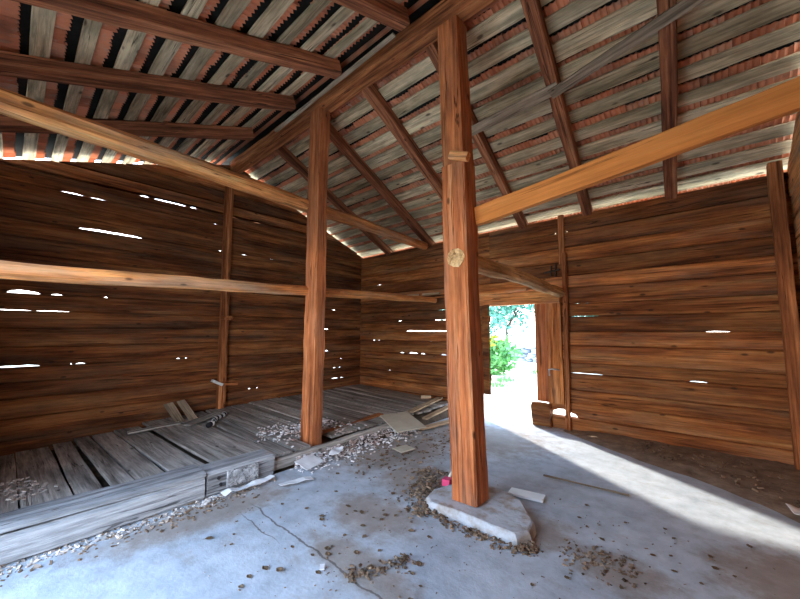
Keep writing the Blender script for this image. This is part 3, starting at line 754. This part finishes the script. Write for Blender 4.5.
flat('beige_offcut', 'card', -2.98, 3.38, .035, .28, .19, -.44, 'small beige offcut lying on the floor below the square sheet', 'offcut', th=.01, tilt=(.10, -.12), amp=.002)
flat('white_board', 'tilew', -1.365, 3.23, .012, .30, .13, .18, 'short white flat board lying on the concrete right of the big post', 'board', th=.02, amp=.001)
for p0, p1, w, z, lab in (((-3.78, 4.45), (-4.02, 5.62), .12, .19, 'light brown plank of the scrap pile by the back wall, left one'), ((-3.48, 4.45), (-3.68, 5.6), .10, .13, 'light brown plank of the scrap pile by the back wall, right one'),
                          ((-3.42, 4.25), (-3.2, 5.2), .12, .03, 'pale plank lying lowest in front of the scrap pile')):
    tag(beam('scrap_plank', (*p0, z), (*p1, z + .03), w, .03, 'scrap', wob=.006, endw=.02), lab, 'plank')
tag(beam('wood_block', (-4.22, 5.28, .26), (-4.10, 5.42, .26), .07, .06, 'scrap', wob=.006), 'small pale block of wood on the platform by the scrap planks', 'wood block')
tag(beam('stick', (-1.42, 3.80, .014), (-.68, 3.88, .012), .018, .015, 'dull', wob=.008, seg=14, rnd=True), 'thin brown stick lying on the concrete in front of the lit strip', 'stick')
# brush leaning behind the post
br = empty('brush', (-2.02, 2.95, .03)); tag(br, 'white-handled brush with a pink head lying beside the big post', 'brush')
q = MB(); q.add(tube([(0, 0, .04), (-.02, .12, .10), (-.06, .28, .17)], [.013, .011, .015])); q.build('handle', 'plastic', br, True)
q = MB(); q.box(0, -.035, .025, .075, .08, .06, m=Matrix.Rotation(.2, 4, 'Z')); q.build('head', 'pink', br)
flat('crumpled_paper', 'paper', .42, 4.32, .02, .12, .14, .4, 'crumpled white paper at the right end of the earth strip', 'paper', amp=.05, seed=9)
flat('paper_scrap', 'paper', -1.94, 1.42, .004, .03, .05, .9, 'tiny pale scrap beside the floor crack', 'paper', amp=.01, seed=10)

# ------------------------------------------------------------------ outside
def foliage(rg, n, c, rad, s):
    vs = []; fs = []
    for i in range(n):
        while True:
            p = V((rg.uniform(-1, 1), rg.uniform(-1, 1), rg.uniform(-1, 1)))
            if p.length < 1: break
        p = p * (.55 + .45 * p.length); lump = 1 + .35 * mnoise.noise(p * 2.5 + V((c[0], c[1], 0)))
        q = V((c[0] + p.x * rad[0] * lump, c[1] + p.y * rad[1] * lump, c[2] + p.z * rad[2] * lump)); e = s * rg.uniform(.6, 1.4)
        a = V((rg.gauss(0, 1), rg.gauss(0, 1), rg.gauss(0, 1))).normalized(); b = a.cross(V((rg.gauss(0, 1), rg.gauss(0, 1), rg.gauss(0, 1)))).normalized()
        k = len(vs); vs += [q - a * e, q + b * e * .45 + a.cross(b) * e * .1, q + a * e, q - b * e * .45]; fs.append((k, k + 1, k + 2, k + 3))
    return vs, fs
def tree(name, x, y, h, trunk_h, rad, n, s, mat, label, cat, lean=(0, 0), seed=1, grp=None, tr=.12):
    rg = random.Random(seed); z0 = gz(x, y); r = empty(name, (x, y, z0)); tag(r, label, cat, grp)
    q = MB(); q.add(tube([(0, 0, -.05), (lean[0] * .4, lean[1] * .4, trunk_h * .5), (lean[0], lean[1], trunk_h * 1.25)], [tr, tr * .8, tr * .5]))
    for i in range(4):
        a = rg.uniform(0, 6.28); q.add(tube([(lean[0] * .8, lean[1] * .8, trunk_h), (lean[0] + math.cos(a) * rad[0] * .6, lean[1] + math.sin(a) * rad[1] * .6, trunk_h + rad[2] * .8)], [tr * .4, tr * .15]))
    q.build('trunk', 'bark', r)
    g = foliage(rg, n, (lean[0], lean[1], h - rad[2]), rad, s); link('foliage', g[0], g[1], M[mat], r)
tree('tree', -8.2, 17.5, 6.5, 1.6, (2.2, 2.0, 2.6), 2200, .16, 'tree', 'leafy tree with a thin trunk seen through the top of the doorway', 'tree', seed=2)
tree('tree', -13.6, 23.5, 8, 1.0, (3.6, 3, 3.8), 2600, .22, 'tree', 'large background tree at the left of the doorway view', 'tree', seed=3)
tree('tree', -8.0, 31, 9, 1.0, (3.8, 3, 4.4), 2600, .24, 'tree', 'large background tree at the right of the doorway view', 'tree', seed=4)
rg = random.Random(5)
sh = empty('flowering_shrub', (-6.05, 11.8, gz(-6.05, 11.8))); tag(sh, 'green shrub with yellow flowers standing outside the doorway', 'shrub')
g = foliage(rg, 1500, (0, 0, .62), (.85, .7, .72), .10); link('foliage', g[0], g[1], M['grass'], sh)
g = foliage(rg, 160, (-.05, 0, 1.15), (.55, .5, .3), .06); link('flowers', g[0], g[1], M['yellow'], sh)['kind'] = 'stuff'
q = MB()
for i in range(7): q.add(tube([(0, 0, 0), (rg.uniform(-.5, .5), rg.uniform(-.4, .4), .8)], [.02, .008], 5))
q.build('stems', 'bark', sh)
for x, y, w, lab in ((-4.75, 9.3, .35, 'low tuft of grass on the sunlit path, left one'), (-4.95, 10.4, .3, 'low tuft of grass on the sunlit path, nearer the shrub'), (-4.7, 12.9, .45, 'bushy grass right of the flowering shrub')):
    vs = []; fs = []
    for i in range(160):
        a = rg.uniform(0, 6.28); rr = w * math.sqrt(rg.random()); px, py = rr * math.cos(a), rr * math.sin(a); hh = rg.uniform(.08, .3) * w / .35; l = rg.uniform(-.12, .12); m = rg.uniform(-.12, .12)
        k = len(vs); vs += [(px - .008, py, 0), (px + .008, py, 0), (px + l, py + m, hh)]; fs.append((k, k + 1, k + 2))
    o = link('grass_tuft', vs, fs, M['grass']); o.location = (x, y, gz(x, y)); tag(o, lab, 'grass', kind='stuff')
sw = MB()
for row in range(4):
    x = -13.0
    while x < -6.0:
        w = rg.uniform(.2, .6); t = (x + 13) / 7; yy = 17.0 + 1.5 * (1 - t)
        bm = bmesh.new(); bmesh.ops.create_icosphere(bm, subdivisions=2, radius=1)
        vs = [(x + v.co.x * w * .56 * (1 + .15 * mnoise.noise(v.co + V((x, 0, 0)))), yy + v.co.y * .25, .06 + row * .22 + .07 * mnoise.noise(V((x * 3, row, 1))) + v.co.z * (.13 + .08 * mnoise.noise(V((x * 2, row * 3, 5))))) for v in bm.verts]; fs = [tuple(v.index for v in f.verts) for f in bm.faces]; bm.free()
        sw.add((vs, fs), Matrix.Translation((0, 0, gz(x, yy)))); x += w
tag(sw.build('stone_wall', 'stone'), 'low blue-grey dry stone wall across the view through the doorway', 'wall')

# ------------------------------------------------------------------ light
W = bpy.data.worlds.new('World'); S.world = W; W.use_nodes = True; wt = W.node_tree; wt.nodes.clear()
wo = wt.nodes.new('ShaderNodeOutputWorld'); bg = wt.nodes.new('ShaderNodeBackground'); wt.links.new(bg.outputs[0], wo.inputs[0])
tc = wt.nodes.new('ShaderNodeTexCoord'); sp = wt.nodes.new('ShaderNodeSeparateXYZ'); wt.links.new(tc.outputs['Generated'], sp.inputs[0])
cr = wt.nodes.new('ShaderNodeValToRGB'); wt.links.new(sp.outputs[2], cr.inputs[0]); e = cr.color_ramp.elements
e[0].position = 0; e[0].color = (1.0, .955, .89, 1); e[1].position = .6; e[1].color = (.42, .66, 1.0, 1)
wt.links.new(cr.outputs[0], bg.inputs[0]); bg.inputs[1].default_value = 9

sd = bpy.data.lights.new('sun', 'SUN'); sd.energy = 7.5; sd.angle = math.radians(2.2); sd.color = (1, .93, .80)
so = bpy.data.objects.new('sun', sd); COL.objects.link(so)
az = V((.838, -.545, 0)); el = math.radians(27); so.rotation_euler = (az * math.cos(el) - V((0, 0, math.sin(el)))).to_track_quat('-Z', 'Y').to_euler()
so.location = (-12, 14, 10)
def portal(name, loc, rot, w, h):
    l = bpy.data.lights.new(name, 'AREA'); l.shape = 'RECTANGLE'; l.size = w; l.size_y = h; l.cycles.is_portal = True
    o = bpy.data.objects.new(name, l); COL.objects.link(o); o.location = loc; o.rotation_euler = rot
portal('barn_opening_daylight', ((FO[0] + FO[1]) / 2, YF - .1, FO[2] / 2), (PI / 2, 0, 0), FO[1] - FO[0], FO[2])
portal('doorway_daylight', ((DX0 + DX1) / 2, YB + .12, DZ / 2), (-PI / 2, 0, 0), DX1 - DX0, DZ)

# ------------------------------------------------------------------ camera
cd = bpy.data.cameras.new('camera'); cam = bpy.data.objects.new('camera', cd); COL.objects.link(cam); S.camera = cam
f = 350.; yaw = math.atan(315 / 350.); pitch = math.atan(31.5 / 350.)
cd.sensor_width = 36; cd.lens = f / 800 * 36; cd.clip_start = .02; cd.clip_end = 300
cam.location = (0, 0, 1.5); cam.rotation_euler = (PI / 2 + pitch, 0, yaw)
S.view_settings.view_transform = 'Standard'; S.view_settings.look = 'None'; S.view_settings.gamma = 1; S.view_settings.use_curve_mapping = False
S.view_settings.exposure = .35
S.cycles.max_bounces = 10; S.cycles.diffuse_bounces = 8
S.cycles.use_denoising = True
